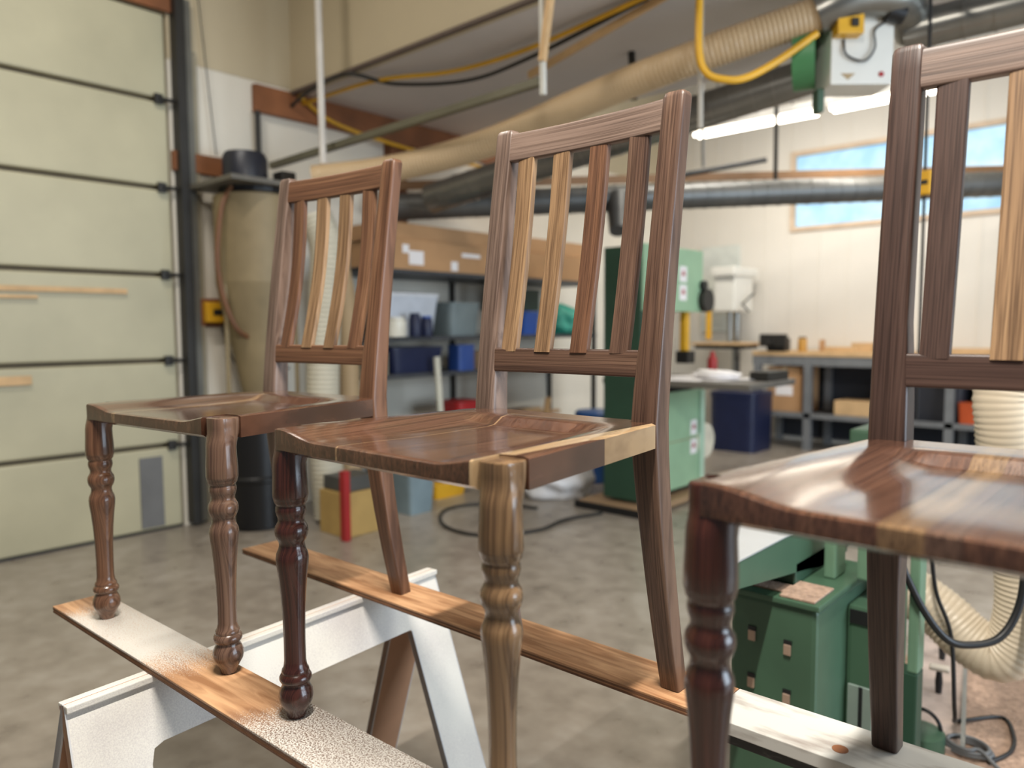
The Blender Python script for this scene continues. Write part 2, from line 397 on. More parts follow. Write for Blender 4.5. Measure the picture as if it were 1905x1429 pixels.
def seat_board(xa, xb):
    rows = [(-.0225, 0), (-.0220, 1), (-.0190, 2), (-.012, 2), (-.003, 2), (.006, 2), (.015, 2), (.0234, 2), (.0236, 2), (.035, 2)]
    rows += [(.05+.0175*i, 2) for i in range(19)]+[(DP-.0002, 2), (DP+.0002, 2), (DP+.014, 2), (DP+.0205, 2), (DP+.0225, 1)]
    rows = sorted(rows)
    n = max(2, int((xb-xa)/.009)+2)
    bm = bmesh.new(); top = []; bot = []; X = []
    for y, e in rows:
        wl, wr = seat_w(y, -1), seat_w(y, 1)
        xs = [max(-wl, min(wr, lerp(xa, xb, j/(n-1)))) for j in range(n)]
        # roundover of the outer edges
        T_, B_ = [], []
        for x in xs:
            edge = min(x+wl, wr-x)
            drop = .0022*(1-sm(edge/.005)) if .0235 < y < DP else 0
            drop += (.0045 if e == 0 else .0018 if e == 1 else 0)
            T_.append(bm.verts.new((x, y, seat_top(x, y)-drop)))
            under = .038-.006*sm((-y-.012)/.01)
            B_.append(bm.verts.new((x, y, HS-under)))
        top.append(T_); bot.append(B_); X.append(xs)
    Rr = len(rows)
    ok = [[(X[i][j+1]-X[i][j] > 2e-4 or X[i+1][j+1]-X[i+1][j] > 2e-4) and rows[i+1][0]-rows[i][0] > 1e-5 for j in range(n-1)] for i in range(Rr-1)]
    def V(i, j): return 0 <= i < Rr-1 and 0 <= j < n-1 and ok[i][j]
    def face(*v):
        try: bm.faces.new(v)
        except ValueError: pass
    for i in range(Rr-1):
        for j in range(n-1):
            if not ok[i][j]: continue
            face(top[i][j], top[i][j+1], top[i+1][j+1], top[i+1][j]); face(bot[i][j], bot[i+1][j], bot[i+1][j+1], bot[i][j+1])
            if not V(i-1, j): face(top[i][j], bot[i][j], bot[i][j+1], top[i][j+1])
            if not V(i+1, j): face(top[i+1][j], top[i+1][j+1], bot[i+1][j+1], bot[i+1][j])
            if not V(i, j-1): face(top[i][j], top[i+1][j], bot[i+1][j], bot[i][j])
            if not V(i, j+1): face(top[i][j+1], bot[i][j+1], bot[i+1][j+1], top[i+1][j+1])
    bmesh.ops.delete(bm, geom=[v for v in bm.verts if not v.link_faces], context='VERTS')
    bmesh.ops.dissolve_degenerate(bm, dist=1e-6, edges=bm.edges)
    return bm
SL = [(-.141, -.104), (-.063, -.026), (.016, .053), (.097, .134)]
PZ = .658
def chair(label, loc, rz, boards, legs, posts, rails, slats, slat_bow):
    t = thing('dining_chair', label, 'chair', (loc[0], loc[1], PZ), R(rz), 'three walnut dining chairs')
    for xa, xb, tn, fr in boards:
        obj('seat_board', seat_board(xa, xb), WD(tn, 'Y', fr*(.4 if xa > .15 else 1), 0, .2, 1.0, .12 if xa > .15 else 1), t, 38)
    for s, tn in zip((-1, 1), legs):
        o = obj('front_leg', leg_mesh(s), WD(tn, 'Z', 1.0, 0, .26, .55), t, 50); o.location = (s*.2155, -.002, 0)
    for s, tn in zip((-1, 1), posts): obj('back_post', post_mesh(s), WD(tn, 'Z', .8, .6, .42, .15), t, 45)
    obj('lower_rail', rail_mesh(.5183, .5608, .002, .021, .004), WD(rails[0][0], 'X', rails[0][1], rails[0][2], .4, .15), t, 45)
    obj('top_rail', rail_mesh(.9030, .9555, .001, .020, .010), WD(rails[1][0], 'X', rails[1][1], rails[1][2], .45, .1), t, 45)
    for (a, b), tn in zip(SL, slats): obj('slat', slat_mesh(a, b, slat_bow), WD(tn, 'Z', 1.4, 0, .45, .1), t, 45)
    return t
chair('walnut dining chair farthest left, its seat crossed by one thin pale stripe', (-1.4412, .593), 6.07,
      [(-.26, -.118, 'seat', 1), (-.118, -.106, 'tan', 1), (-.106, .165, 'seat', .8), (.165, .26, 'seat', 1)], ('warm', 'mid'), ('grey', 'warm'), (('warm', .7, 2.5), ('warm', .9, .6)), ('warm', 'tan', 'tan', 'warm'), .012)
chair('walnut dining chair in the middle, with one tan front leg and a pale seat edge', (-.7895, .6142), .686,
      [(-.26, -.070, 'seat', 1), (-.070, -.066, 'tan', 1), (-.066, .186, 'seat', .8), (.186, .2135, 'lite', 1), (.2135, .26, 'seat', 1.2)], ('red', 'oliv'), ('grey', 'mid'), (('mid', .8, .8), ('grey', 1, .3)), ('tan', 'tan', 'warm', 'mid'), .006)
chair('glossy dark walnut dining chair cut off by the right edge of the picture', (-.1216, .6591), -.394,
      [(-.26, -.060, 'seat', .9), (-.060, -.026, 'oliv', 1), (-.026, .0, 'mid', 1), (.0, .13, 'seat', 1), (.13, .26, 'mid', 1)], ('red', 'red'), ('dark', 'dark'), (('dark', .7, 1.2), ('grey', 1, .2)), ('dark', 'tan', 'tan', 'mid'), .004)

# ------------------------------------------------------------------ planks under the chairs
def plank_mat(name, spray):
    mt, N, L, b = new_mat(name)
    tc = N.new('ShaderNodeTexCoord'); sp = N.new('ShaderNodeSeparateXYZ'); L.new(tc.outputs['Object'], sp.inputs[0])
    mp = N.new('ShaderNodeMapping'); mp.inputs['Scale'].default_value = (2.5, 26, 26); L.new(tc.outputs['Object'], mp.inputs['Vector'])
    n = N.new('ShaderNodeTexNoise'); n.inputs['Scale'].default_value = 2; n.inputs['Detail'].default_value = 6; n.inputs['Distortion'].default_value = 1.2; L.new(mp.outputs[0], n.inputs['Vector'])
    cr = N.new('ShaderNodeValToRGB'); e = cr.color_ramp.elements
    e[0].position = .35; e[0].color = lin((150, 106, 72))+(1,); e[1].position = .68; e[1].color = lin((204, 160, 120))+(1,)
    L.new(n.outputs['Fac'], cr.inputs['Fac'])
    col = cr.outputs['Color']
    if spray:
        rp = N.new('ShaderNodeValToRGB'); rp.color_ramp.elements.remove(rp.color_ramp.elements[0])
        el = rp.color_ramp.elements; el[0].position = 0; el[0].color = (spray[0][1],)*3+(1,)
        for p, v in spray[1:]:
            q = el.new(p); q.color = (v,)*3+(1,)
        mr = N.new('ShaderNodeMapRange'); mr.inputs['From Min'].default_value = 0; mr.inputs['From Max'].default_value = 2.0; L.new(sp.outputs['X'], mr.inputs['Value'])
        wv = N.new('ShaderNodeTexNoise'); wv.inputs['Scale'].default_value = 4; L.new(tc.outputs['Object'], wv.inputs['Vector'])
        ad = N.new('ShaderNodeMath'); ad.operation = 'MULTIPLY_ADD'; ad.inputs[1].default_value = .12; L.new(wv.outputs['Fac'], ad.inputs[0]); L.new(mr.outputs[0], ad.inputs[2])
        L.new(ad.outputs[0], rp.inputs['Fac'])
        sr = N.new('ShaderNodeMapRange'); sr.inputs['From Min'].default_value = .42; sr.inputs['From Max'].default_value = .47; sr.inputs['To Max'].default_value = .85; L.new(ad.outputs[0], sr.inputs['Value'])
        sx_ = N.new('ShaderNodeMix'); sx_.data_type = 'RGBA'; L.new(sr.outputs[0], sx_.inputs['Factor']); L.new(col, sx_.inputs['A']); sx_.inputs['B'].default_value = lin((96, 80, 70))+(1,); col = sx_.outputs['Result']
        sk = N.new('ShaderNodeTexNoise'); sk.inputs['Scale'].default_value = 420; sk.inputs['Detail'].default_value = 2; L.new(tc.outputs['Object'], sk.inputs['Vector'])
        df = N.new('ShaderNodeMath'); df.operation = 'SUBTRACT'; L.new(rp.outputs['Color'], df.inputs[0]); L.new(sk.outputs['Fac'], df.inputs[1])
        st = N.new('ShaderNodeMapRange'); st.inputs['From Min'].default_value = -.07; st.inputs['From Max'].default_value = .12; L.new(df.outputs[0], st.inputs['Value'])
        mx = N.new('ShaderNodeMix'); mx.data_type = 'RGBA'; L.new(st.outputs[0], mx.inputs['Factor']); L.new(col, mx.inputs['A']); mx.inputs['B'].default_value = lin((208, 203, 195))+(1,)
        col = mx.outputs['Result']
    L.new(col, b.inputs['Base Color']); b.inputs['Roughness'].default_value = .45
    return mt
def plank(name, label, x, y, L_, wdt, th_, rz, mt, edge):
    t = thing(name, label, 'plank', (x, y, PZ-th_), R(rz))
    n = 5; h = th_/n      # plies show along the edge
    obj('face_veneer', bx(0, L_, 0, wdt, th_*.72, th_, .0008), mt, t)
    for i in range(3):
        obj('ply', bx(0, L_-.001, .0006*(i % 2), wdt-.0006*(i % 2), th_*.24*i, th_*.24*(i+1)), edge[i % 2], t)
    return t
M_ed1 = mat('plywood_edge_dark', (104, 70, 48), .7, amt=.2, scale=30); M_ed2 = mat('plywood_edge_light', (158, 114, 80), .7, amt=.2, scale=30)
plank('plywood_plank', 'near plywood plank speckled with white overspray, under the front legs', -1.815, .514, 2.25, .106, .014, 1.9,
      plank_mat('oversprayed_plywood', [(0, .1), (.05, .2), (.11, .62), (.27, .72), (.315, .45), (.345, .14), (.415, .16), (.45, .52), (.58, .56), (.66, .3), (.8, .5), (1, .4)]), (M_ed1, M_ed2))
plank('plywood_plank', 'far bare brown plywood plank under the back legs', -1.905, 1.003, 1.375, .113, .014, 1.15, plank_mat('bare_plywood', None), (M_ed1, M_ed2))
t = thing('white_board', 'white painted board butted to the far plank under the right chair', 'board', (-.529, 1.031, PZ-.02), R(1.15))
def worn(name, c1, c2, th0, th1, sc):
    mt, N, L, b = new_mat(name)
    tc = N.new('ShaderNodeTexCoord'); mp = N.new('ShaderNodeMapping'); mp.inputs['Scale'].default_value = (1, 4, 4); L.new(tc.outputs['Object'], mp.inputs['Vector'])
    n = N.new('ShaderNodeTexNoise'); n.inputs['Scale'].default_value = sc; n.inputs['Detail'].default_value = 8; L.new(mp.outputs[0], n.inputs['Vector'])
    cr = N.new('ShaderNodeValToRGB'); cr.color_ramp.elements[0].position = th0; cr.color_ramp.elements[0].color = lin(c1)+(1,); cr.color_ramp.elements[1].position = th1; cr.color_ramp.elements[1].color = lin(c2)+(1,)
    L.new(n.outputs['Fac'], cr.inputs['Fac']); L.new(cr.outputs['Color'], b.inputs['Base Color']); b.inputs['Roughness'].default_value = .4
    return mt
bm = bx(0, 1.25, 0, .113, 0, .020, .0012)
obj('board_face', bm, worn('worn_white_paint', (140, 131, 124), (188, 186, 180), .32, .5, 9), t)
hb = bmesh.new(); lathe(hb, [(.0001, 0), (.011, 0), (.011, .0006), (.0001, .0006)], (.185, .033, .0200)); obj('bored_hole', hb, M_rust, t)
s = obj('black_batten', bx(0, .75, 0, .03, -.016, 0, .002), worn('speckled_black_paint', (14, 14, 15), (60, 58, 56), .55, .75, 40))
s.location = (-.525, 1.036, PZ-.0205); s.rotation_euler = (0, 0, R(1.15)); tag(s, 'black batten screwed beneath the white board', 'batten')

# ------------------------------------------------------------------ folding sawhorses
def spray_white():
    mt, N, L, b = new_mat('oversprayed_white_panel')
    tc = N.new('ShaderNodeTexCoord')
    n = N.new('ShaderNodeTexNoise'); n.inputs['Scale'].default_value = 380; n.inputs['Detail'].default_value = 2; L.new(tc.outputs['Object'], n.inputs['Vector'])
    g = N.new('ShaderNodeTexNoise'); g.inputs['Scale'].default_value = 4.5; L.new(tc.outputs['Object'], g.inputs['Vector'])
    a = N.new('ShaderNodeMath'); a.operation = 'MULTIPLY_ADD'; a.inputs[1].default_value = .9; L.new(g.outputs['Fac'], a.inputs[0])
    s_ = N.new('ShaderNodeMath'); s_.operation = 'MULTIPLY'; s_.inputs[1].default_value = .45; L.new(n.outputs['Fac'], s_.inputs[0]); L.new(s_.outputs[0], a.inputs[2])
    cr = N.new('ShaderNodeValToRGB'); e = cr.color_ramp.elements; e[0].position = .44; e[0].color = lin((186, 180, 178))+(1,); e[1].position = .72; e[1].color = lin((214, 210, 202))+(1,)
    L.new(a.outputs[0], cr.inputs['Fac']); L.new(cr.outputs['Color'], b.inputs['Base Color']); b.inputs['Roughness'].default_value = .5
    bp = N.new('ShaderNodeBump'); bp.inputs['Strength'].default_value = .25; bp.inputs['Distance'].default_value = .002; L.new(n.outputs['Fac'], bp.inputs['Height']); L.new(bp.outputs['Normal'], b.inputs['Normal'])
    return mt
M_spray = spray_white(); M_bare = mat('bare_panel_inside', (168, 128, 100), .6, amt=.1, scale=8)
def sawhorse(label, x, y, rz, L_=.875, z_drop=0):
    t = thing('folding_sawhorse', label, 'sawhorse', (x, y, 0), R(rz), 'folding sawhorses')
    H, tilt, ap, lw, th_ = .6435-z_drop, R(18), .118, .115, .018
    hs = H/math.cos(tilt)
    for s_ in (1, -1):
        # outline in (along y, down slope d)
        out = [(0, 0), (L_, 0), (L_+.02, hs), (L_-lw+.02, hs), (L_-lw-.002, ap+.004), (L_-lw-.006, ap), (lw+.03, ap), (lw+.012, ap+.006), (lw+.004, ap+.03), (lw-.02, hs), (-.02, hs)]
        def fn(u, v, tt):
            xo = .004+v*math.sin(tilt)+tt*math.cos(tilt); z = H-v*math.cos(tilt)+tt*math.sin(tilt)
            return (s_*xo, u, z)
        # outer skin is painted and oversprayed, inner face is bare board
        bm = bmesh.new(); prism(bm, out, fn, 0, -.0015); 
        bm2 = bmesh.new(); prism(bm2, out, fn, -.0016, -.0165)
        p = obj('side_panel', bm2, M_bare, t)
        obj('painted_skin', bm, M_spray, p)
        top = bmesh.new(); bx(s_*.001, s_*.017, 0, L_, H-.012, H, .002, bm=top); obj('top_edge', top, M_spray, p)
        for pol in ([(0, 0), (.003, 0), (-.017, hs), (-.020, hs)], [(L_, 0), (L_-.003, 0), (L_+.017, hs), (L_+.02, hs)], [(L_-lw-.002, ap+.004), (L_-lw+.001, ap+.004), (L_-lw+.023, hs), (L_-lw+.02, hs)]):
            ed = bmesh.new(); prism(ed, pol, fn, .0003, -.0168); obj('panel_edge', ed, mat('grey_white_panel_edge', (190, 190, 192), .6), p)
    hb = bmesh.new(); cyl(hb, (0, .01, H-.008), (0, L_-.01, H-.008), .0035, n=8); obj('piano_hinge', hb, M_dsteel, t)
    return t
sawhorse('white folding sawhorse dusted with overspray under the left of the planks', -1.348, .388, 4.6)
sawhorse('second white folding sawhorse under the right ends of the planks', .30, .42, 1.5, z_drop=.023)
#@@BACKGROUND
# ------------------------------------------------------------------ ceiling lamps (out of the picture above, and the row by the back wall)
M_tube = emit('lamp_tube_glow', (255, 246, 230), 9.0); M_fix = mat('white_lamp_housing', (228, 226, 220), .5)
def fixture(label, x, y, z, L_, along):
    t = thing('fluorescent_lamp', label, 'lamp', (x, y, z), R(90) if along == 'X' else 0, 'fluorescent lamps')
    obj('housing', bx(-.09, .09, -L_/2, L_/2, 0, .06, .006), M_fix, t)
    for s_ in (-1, 1):
        b = bmesh.new(); cyl(b, (s_*.045, -L_/2+.03, -.025), (s_*.045, L_/2-.03, -.025), .016, n=12); obj('tube', b, M_tube if along == 'X' else mat('unlit_lamp_tube', (240, 238, 230), .3), t)
    for s_ in (-1, 1):
        b = bmesh.new(); cyl(b, (0, s_*L_*.3, .06), (0, s_*L_*.3, ZC-z if z < 4 else .1), .004, n=6); obj('hanger_rod', b, M_dsteel, t)
    return t
for i, (lx, x0) in enumerate(((1.16, -2.98), (.95, -1.85))):
    fixture(('fluorescent lamp above the band saw', 'fluorescent lamp left of the white dust filter')[i], x0, 6.5, 3.06, lx, 'X')

# ------------------------------------------------------------------ steel shelves on the left wall
SX = -4.2
rack = thing('storage_rack', 'dark steel shelving along the left wall holding boxes and tubs', 'shelf', (XW+.29, 4.5, 0))
ry0, ry1 = -1.35, 1.35
for z in (.93, 1.20, 1.68): obj('shelf_board', bx(-.285, .285, ry0, ry1, z-.03, z, .002), mat('dark_grey_shelf', (70, 72, 76), .45, .3), rack)
obj('shelf_board', bx(-.285, .285, ry0, ry1, .30, .33, .002), mat('dark_grey_shelf', (0, 0, 0)), rack)
for yy in (ry0+.03, 0, ry1-.03):
    for xx in (-.27, .27): obj('upright', bx(xx-.015, xx+.015, yy-.02, yy+.02, 0, 1.72), M_dsteel, rack)
up_ = obj('leaning_stick', bx(-.012, .012, -.022, .022, 0, 1.05, .003), mat('white_stick', (206, 202, 186), .5)); up_.location = (-4.17, 3.86, .13); up_.rotation_euler = (R(4.5), 0, 0); up_.location.z = 0.0
tag(up_, 'pale upright stick leaning against the steel shelves', 'stick')
def carton(name, label, x0, x1, y0, y1, z0, z1, mt=None, group=None, flap=True, tape=None):
    t = thing(name, label, 'box', ((x0+x1)/2, (y0+y1)/2, z0), 0, group)
    hx, hy, h = (x1-x0)/2, (y1-y0)/2, z1-z0
    obj('carton_body', bx(-hx, hx, -hy, hy, 0, h, .006), mt or M_card, t)
    if flap: obj('tape_strip', bx(-.025, .025, -hy-.001, hy+.001, h*.6, h+.0012), tape or mat('pale_tape', (210, 180, 140), .35), t)
    return t
c = carton('carton', 'long cardboard carton with white labels on the top steel shelf', -4.72, -4.22, 3.42, 4.42, 1.68, 1.90, group='cartons on the top shelf')
for yy, zz, sy, sz in ((-.38, .15, .06, .06), (-.28, .09, .14, .1), (.1, .05, .07, .07), (.28, .14, .2, .03)): obj('address_label', bx(.2505, .2515, yy-sy/2, yy+sy/2, zz-sz/2, zz+sz/2), M_paper, c)
carton('carton', 'shallow cardboard carton stacked on the long labelled carton', -4.70, -4.26, 3.40, 4.5, 1.905, 2.02, group='cartons on the top shelf')
carton('carton', 'cardboard carton at the far end of the top steel shelf', -4.72, -4.22, 4.55, 5.80, 1.68, 1.90, group='cartons on the top shelf')
carton('carton', 'thin cardboard carton lying over the far end carton', -4.70, -4.25, 4.60, 5.78, 1.905, 2.03, group='cartons on the top shelf')
def tub(name, label, c, sx, sy, h, mt, lid=None, cat='tub', taper=.86, group=None):
    t = thing(name, label, cat, c, 0, group)
    bm = bmesh.new(); rings(bm, [sring(0, 0, 0, sx/2*taper, sy/2*taper, 8, 28), sring(0, 0, h*.92, sx/2*.98, sy/2*.98, 8, 28), sring(0, 0, h*.92, sx/2, sy/2, 8, 28), sring(0, 0, h, sx/2, sy/2, 8, 28)]); obj('tub_body', bm, mt, t, 40)
    if lid:
        bm = bmesh.new(); rings(bm, [sring(0, 0, h, sx/2*1.02, sy/2*1.02, 8, 28), sring(0, 0, h+.02, sx/2*1.02, sy/2*1.02, 8, 28), sring(0, 0, h+.028, sx/2*.9, sy/2*.9, 8, 28)]); obj('lid', bm, lid, t, 40)
    return t
M_clear = mat('cloudy_clear_plastic', (206, 212, 222), .25, amt=.08, scale=9)
tub('storage_tote', 'cloudy clear plastic tote on the second steel shelf', (-4.53, 3.65, 1.2), .42, .66, .30, M_clear, mat('white_tote_lid', (228, 230, 234), .3))
def jar(label, x, y, z, r, h, mt, lidm, group):
    t = thing('jar', label, 'jar', (x, y, z), 0, group)
    bm = bmesh.new(); lathe(bm, [(r*.94, 0), (r, .01), (r, h*.8), (r*.8, h*.88), (r*.8, h*.9)], (0, 0, 0), 18); obj('jar_body', bm, mt, t, 40)
    bm = bmesh.new(); lathe(bm, [(r*.84, h*.9), (r*.84, h), (r*.5, h)], (0, 0, 0), 18); obj('lid', bm, lidm, t, 40)
jar('blue jar nearest the white tin on the second shelf', -4.20, 3.60, 1.2, .045, .17, M_navy, M_navy, 'jars on the second shelf')
jar('blue jar farther from the white tin on the second shelf', -4.20, 3.71, 1.2, .045, .15, M_navy, M_blue, 'jars on the second shelf')
jar('white tin at the near end of the second shelf', -4.21, 3.43, 1.2, .075, .14, mat('white_tin', (226, 222, 208), .35), M_wplastic, 'jars on the second shelf')
tub('grey_bin', 'grey plastic bin beside the clear tote', (-4.45, 4.20, 1.2), .36, .34, .26, mat('grey_green_bin', (120, 132, 134), .5))
tub('blue_bin', 'bright blue plastic bin on the second shelf behind the middle chair slats', (-4.38, 4.95, 1.2), .3, .22, .20, M_blue)
tub('dark_green_case', 'dark green case on the second shelf behind the middle chair slats', (-4.48, 5.0, 1.41), .3, .4, .18, mat('dark_green_case', (20, 48, 40), .5), taper=.95)
def sack(name, label, c, s, mt, cat, seed):
    rnd = random.Random(seed); bm = bmesh.new(); bmesh.ops.create_icosphere(bm, subdivisions=4, radius=1)
    ph = [rnd.uniform(0, 6) for _ in range(9)]
    for v in bm.verts:
        p = v.co; k = 1+.10*math.sin(4*p.x+ph[0])*math.sin(3.5*p.y+ph[1])+.07*math.sin(8*p.z+ph[2]+3*p.x)+.05*math.sin(11*p.y+ph[3]+5*p.z)+.03*math.sin(19*p.x+ph[4])*math.sin(17*p.y+ph[5])
        v.co = Vector((p.x*k*s[0], p.y*k*s[1], max(-.62, p.z*k)*s[2]+.62*s[2]))
    o = obj(name, bm, mt, None, 60); o.location = c; return tag(o, label, cat)
sack('cloth_bag', 'teal cloth bag slumped at the far end of the second shelf', (-4.3, 5.45, 1.2), (.16, .17, .17), M_teal, 'bag', 3)
tub('navy_tub', 'long navy blue tub on the third steel shelf', (-4.42, 3.68, .93), .36, .52, .19, M_navy)
tub('blue_tin', 'small blue tin with a white label on the third shelf', (-4.26, 4.12, .93), .14, .18, .2, mat('blue_tin', (44, 74, 140), .4), taper=.97)
tub('beige_basket', 'beige basket next to the small blue tin', (-4.34, 4.42, .93), .26, .26, .14, mat('beige_basket', (190, 160, 128), .7, amt=.2, scale=30))
tub('paint_can', 'round grey can at the near end of the third shelf', (-4.3, 3.30, .93), .16, .16, .16, mat('grey_can', (150, 148, 132), .4, .3), taper=.98)
tub('teal_tub', 'teal plastic tub on the lowest steel shelf', (-4.3, 3.58, .33), .36, .42, .22, M_teal)
tub('red_toolbox', 'red toolbox on the lowest steel shelf', (-4.28, 4.12, .53), .3, .3, .16, M_red, taper=.95)
tub('grey_crate', 'dark grey crate carrying the red toolbox', (-4.3, 4.15, .33), .4, .5, .19, mat('dark_crate', (60, 62, 66), .5), taper=.97)
# loose offcuts on the third shelf and floor, seen below the rear rail of the middle chair
rnd = random.Random(5)
for i in range(16):
    L_ = rnd.uniform(.25, .6); o = obj('wood_offcut', bx(-L_/2, L_/2, -rnd.uniform(.02, .05), rnd.uniform(.02, .05), 0, rnd.uniform(.02, .05), .002), mat('offcut_%d' % (i % 3), ((176, 140, 104), (142, 112, 90), (206, 178, 140))[i % 3], .6, amt=.15, scale=20))
    lay = i//4; o.location = (-4.60+.09*(i % 4), 5.05+.05*(i % 4)+rnd.uniform(-.03, .03), .331+.052*lay); o.rotation_euler = (0, 0, R(90+rnd.uniform(-9, 9)) if lay % 2 else R(90+rnd.uniform(-6, 6)))
    tag(o, '%s offcut in the %s layer of the shelf pile, %s' % (('tan', 'grey brown', 'pale')[i % 3], ('bottom', 'second', 'third', 'top')[i//4], ('nearest the wall', 'second from the wall', 'second from the front', 'nearest the front')[i % 4]), 'offcut', 'offcuts on the lowest shelf')
o = obj('leaning_stick', bx(-.02, .02, -.02, .02, 0, .75, .005), M_pine); o.location = (-3.86, 4.52, .0); o.rotation_euler = (R(-24), R(-8), 0); tag(o, 'pale square stick leaning towards the shelves left of the band saw', 'stick')
b = bmesh.new(); lathe(b, [(.15, 0), (.165, .02), (.165, .55), (.17, .56), (.15, .58)], (0, 0, 0)); o = obj('blue_drum', b, mat('blue_drum', (44, 88, 150), .4), None, 40); o.location = (-3.62, 5.02, 0); tag(o, 'blue drum standing behind the band saw', 'drum')

# ------------------------------------------------------------------ cyclone dust collector by the door track
M_cyc = mat('dusty_beige_metal', (140, 124, 94), .55, .2, amt=.15, scale=5)
cy = thing('dust_collector', 'dusty beige cyclone dust collector with a dark motor beside the door', 'dust collector', (-4.44, 2.50, 0))
b = bmesh.new(); lathe(b, [(.25, 1.55), (.25, 2.08), (.20, 2.10)], (0, 0, 0), 32); obj('cyclone_barrel', b, M_cyc, cy, 40)
b = bmesh.new(); lathe(b, [(.09, .74), (.25, 1.55)], (0, 0, 0), 32); obj('cyclone_cone', b, M_cyc, cy, 40)
b = bmesh.new(); lathe(b, [(.20, .01), (.205, .30), (.215, .31), (.215, .33), (.205, .34), (.205, .66), (.22, .67), (.22, .70), (.09, .74)], (0, -.04, 0), 32); obj('drum', b, mat('black_drum', (16, 16, 18), .35), cy, 40)
obj('motor_plate', bx(-.28, .28, -.30, .30, 2.13, 2.16, .004), mat('grey_plate', (110, 106, 98), .5, .3), cy)
b = bmesh.new(); lathe(b, [(.1, 2.16), (.135, 2.18), (.135, 2.32), (.12, 2.35), (.05, 2.36)], (0, -.06, 0), 24)
obj('motor', b, mat('dark_blue_motor', (34, 36, 46), .4), cy, 40)
obj('switch_box', bx(.05, .16, .1, .2, 2.16, 2.25, .006), M_dsteel, cy)
b = bmesh.new(); lathe(b, [(.21, 2.10), (.21, 2.13)], (0, 0, 0), 24); obj('fan_housing', b, M_black, cy)
b = bmesh.new(); cyl(b, (.19, .12, 1.99), (.27, .10, 2.0), .035); obj('inlet', b, M_yel, cy, 40)
for ang in (40, 160, 280):
    b = bmesh.new(); cyl(b, (.24*math.cos(R(ang)), .24*math.sin(R(ang)), 0), (.24*math.cos(R(ang)), .24*math.sin(R(ang)), 1.75), .014, n=8); obj('stand_leg', b, M_cyc, cy)
b = bmesh.new(); tube(b, path([(-4.36, 2.30, 2.12), (-4.34, 2.225, 1.98), (-4.34, 2.19, 1.71), (-4.34, 2.20, 1.55), (-4.33, 2.23, 1.40), (-4.32, 2.30, 1.25), (-4.35, 2.46, 1.18)]), .016, 8); o = obj('brown_pipe', b, mat('brown_pipe', (110, 72, 44), .5), None, 60); tag(o, 'bent brown pipe in front of the beige dust collector', 'pipe')
ob = thing('outlet_box', 'yellow outlet box on a brown board beside the door track', 'outlet', (XW, 2.36, 1.37))
obj('backing_board', bx(0, .03, -.10, .16, -.09, .09, .002), M_rust, ob)
obj('box_cover', bx(.03, .08, -.075, .075, -.065, .065, .006), M_yel, ob); obj('socket', bx(.0801, .083, -.03, .03, -.02, .02), M_dsteel, ob)
b = bmesh.new(); tube(b, path([(XW+.06, 2.39, 1.30), (-4.62, 2.42, 1.05), (-4.55, 2.55, .92), (-4.5, 2.75, 1.0)]), .006, 6); o = obj('power_cord', b, M_black); tag(o, 'thin cord drooping from the yellow outlet box', 'cord')
# upright grey hoses behind the left chair
o = obj('dust_hose', hose([(-4.12, 2.79, .05), (-4.12, 2.75, .7), (-4.11, 2.77, 1.35), (-4.1, 2.79, 1.75), (-4.14, 2.74, 1.98)], .105, .03, .04), M_hoseg, None, 60); tag(o, 'upright grey corrugated hose seen between the left chair slats', 'hose', 'dust hoses')
o = obj('dust_hose', hose([(-4.32, 3.10, .05), (-4.32, 3.10, .9), (-4.31, 3.08, 1.4), (-4.33, 3.05, 1.66)], .075, .026, .05), M_hose, None, 60); tag(o, 'narrower tan corrugated hose just right of the grey one', 'hose', 'dust hoses')
o = obj('dust_hose', hose([(-4.02, 2.66, 2.17), (-3.66, 3.0, 2.235), (-3.13, 3.225, 2.325), (-2.43, 3.34, 2.475), (-1.88, 3.43, 2.575), (-1.34, 3.66, 2.71)], .080, .022, .035, 20), M_hose, None, 60)
tag(o, 'thick tan dust hose sweeping up across the room overhead', 'hose', 'dust hoses')
# things on the floor under the far chairs
carton('plywood_box', 'low ochre plywood box beside the red post', -3.99, -3.72, 2.62, 2.90, 0, .27, mat('ochre_plywood', (176, 146, 88), .6), flap=False)
o = obj('red_post', bx(-.026, .026, -.02, .02, 0, .42, .004), M_red); o.location = (-3.69, 2.60, 0); tag(o, 'short red steel post behind the middle chair leg', 'post')
carton('tool_case', 'dark grey case lying on the ochre plywood box', -3.97, -3.74, 2.64, 2.88, .272, .36, mat('dark_case', (74, 74, 72), .5), flap=False)
tub('grey_pail', 'blue grey plastic pail on the floor behind the middle chair', (-3.95, 3.34, 0), .24, .24, .29, mat('blue_grey_pail', (126, 144, 152), .45), taper=.82)
tub('yellow_tray', 'yellow plastic tray on the floor by the shelves', (-4.2, 3.82, 0), .3, .34, .11, M_yel)
M_bag = mat('white_plastic_sheet', (212, 210, 210), .3, amt=.08, scale=6)
sack('plastic_sack', 'large white plastic sack slumped beside the band saw', (-3.52, 4.40, 0), (.24, .30, .22), M_bag, 'sack', 11)
sack('white_rag', 'small white rag on the floor near the yellow tray', (-3.72, 3.98, 0), (.12, .10, .05), M_bag, 'rag', 12)
b = bmesh.new(); tube(b, path([(-3.3, 3.9, .02), (-3.62, 3.86, .012), (-3.78, 3.6, .012), (-3.7, 3.37, .012), (-3.42, 3.17, .012), (-3.12, 3.19, .012), (-2.95, 3.49, .012), (-2.98, 3.8, .012), (-2.9, 4.1, .012)]), .011, 8); o = obj('floor_cable', b, M_dsteel, None, 60); tag(o, 'dark cable looped on the floor behind the middle chair', 'cable')

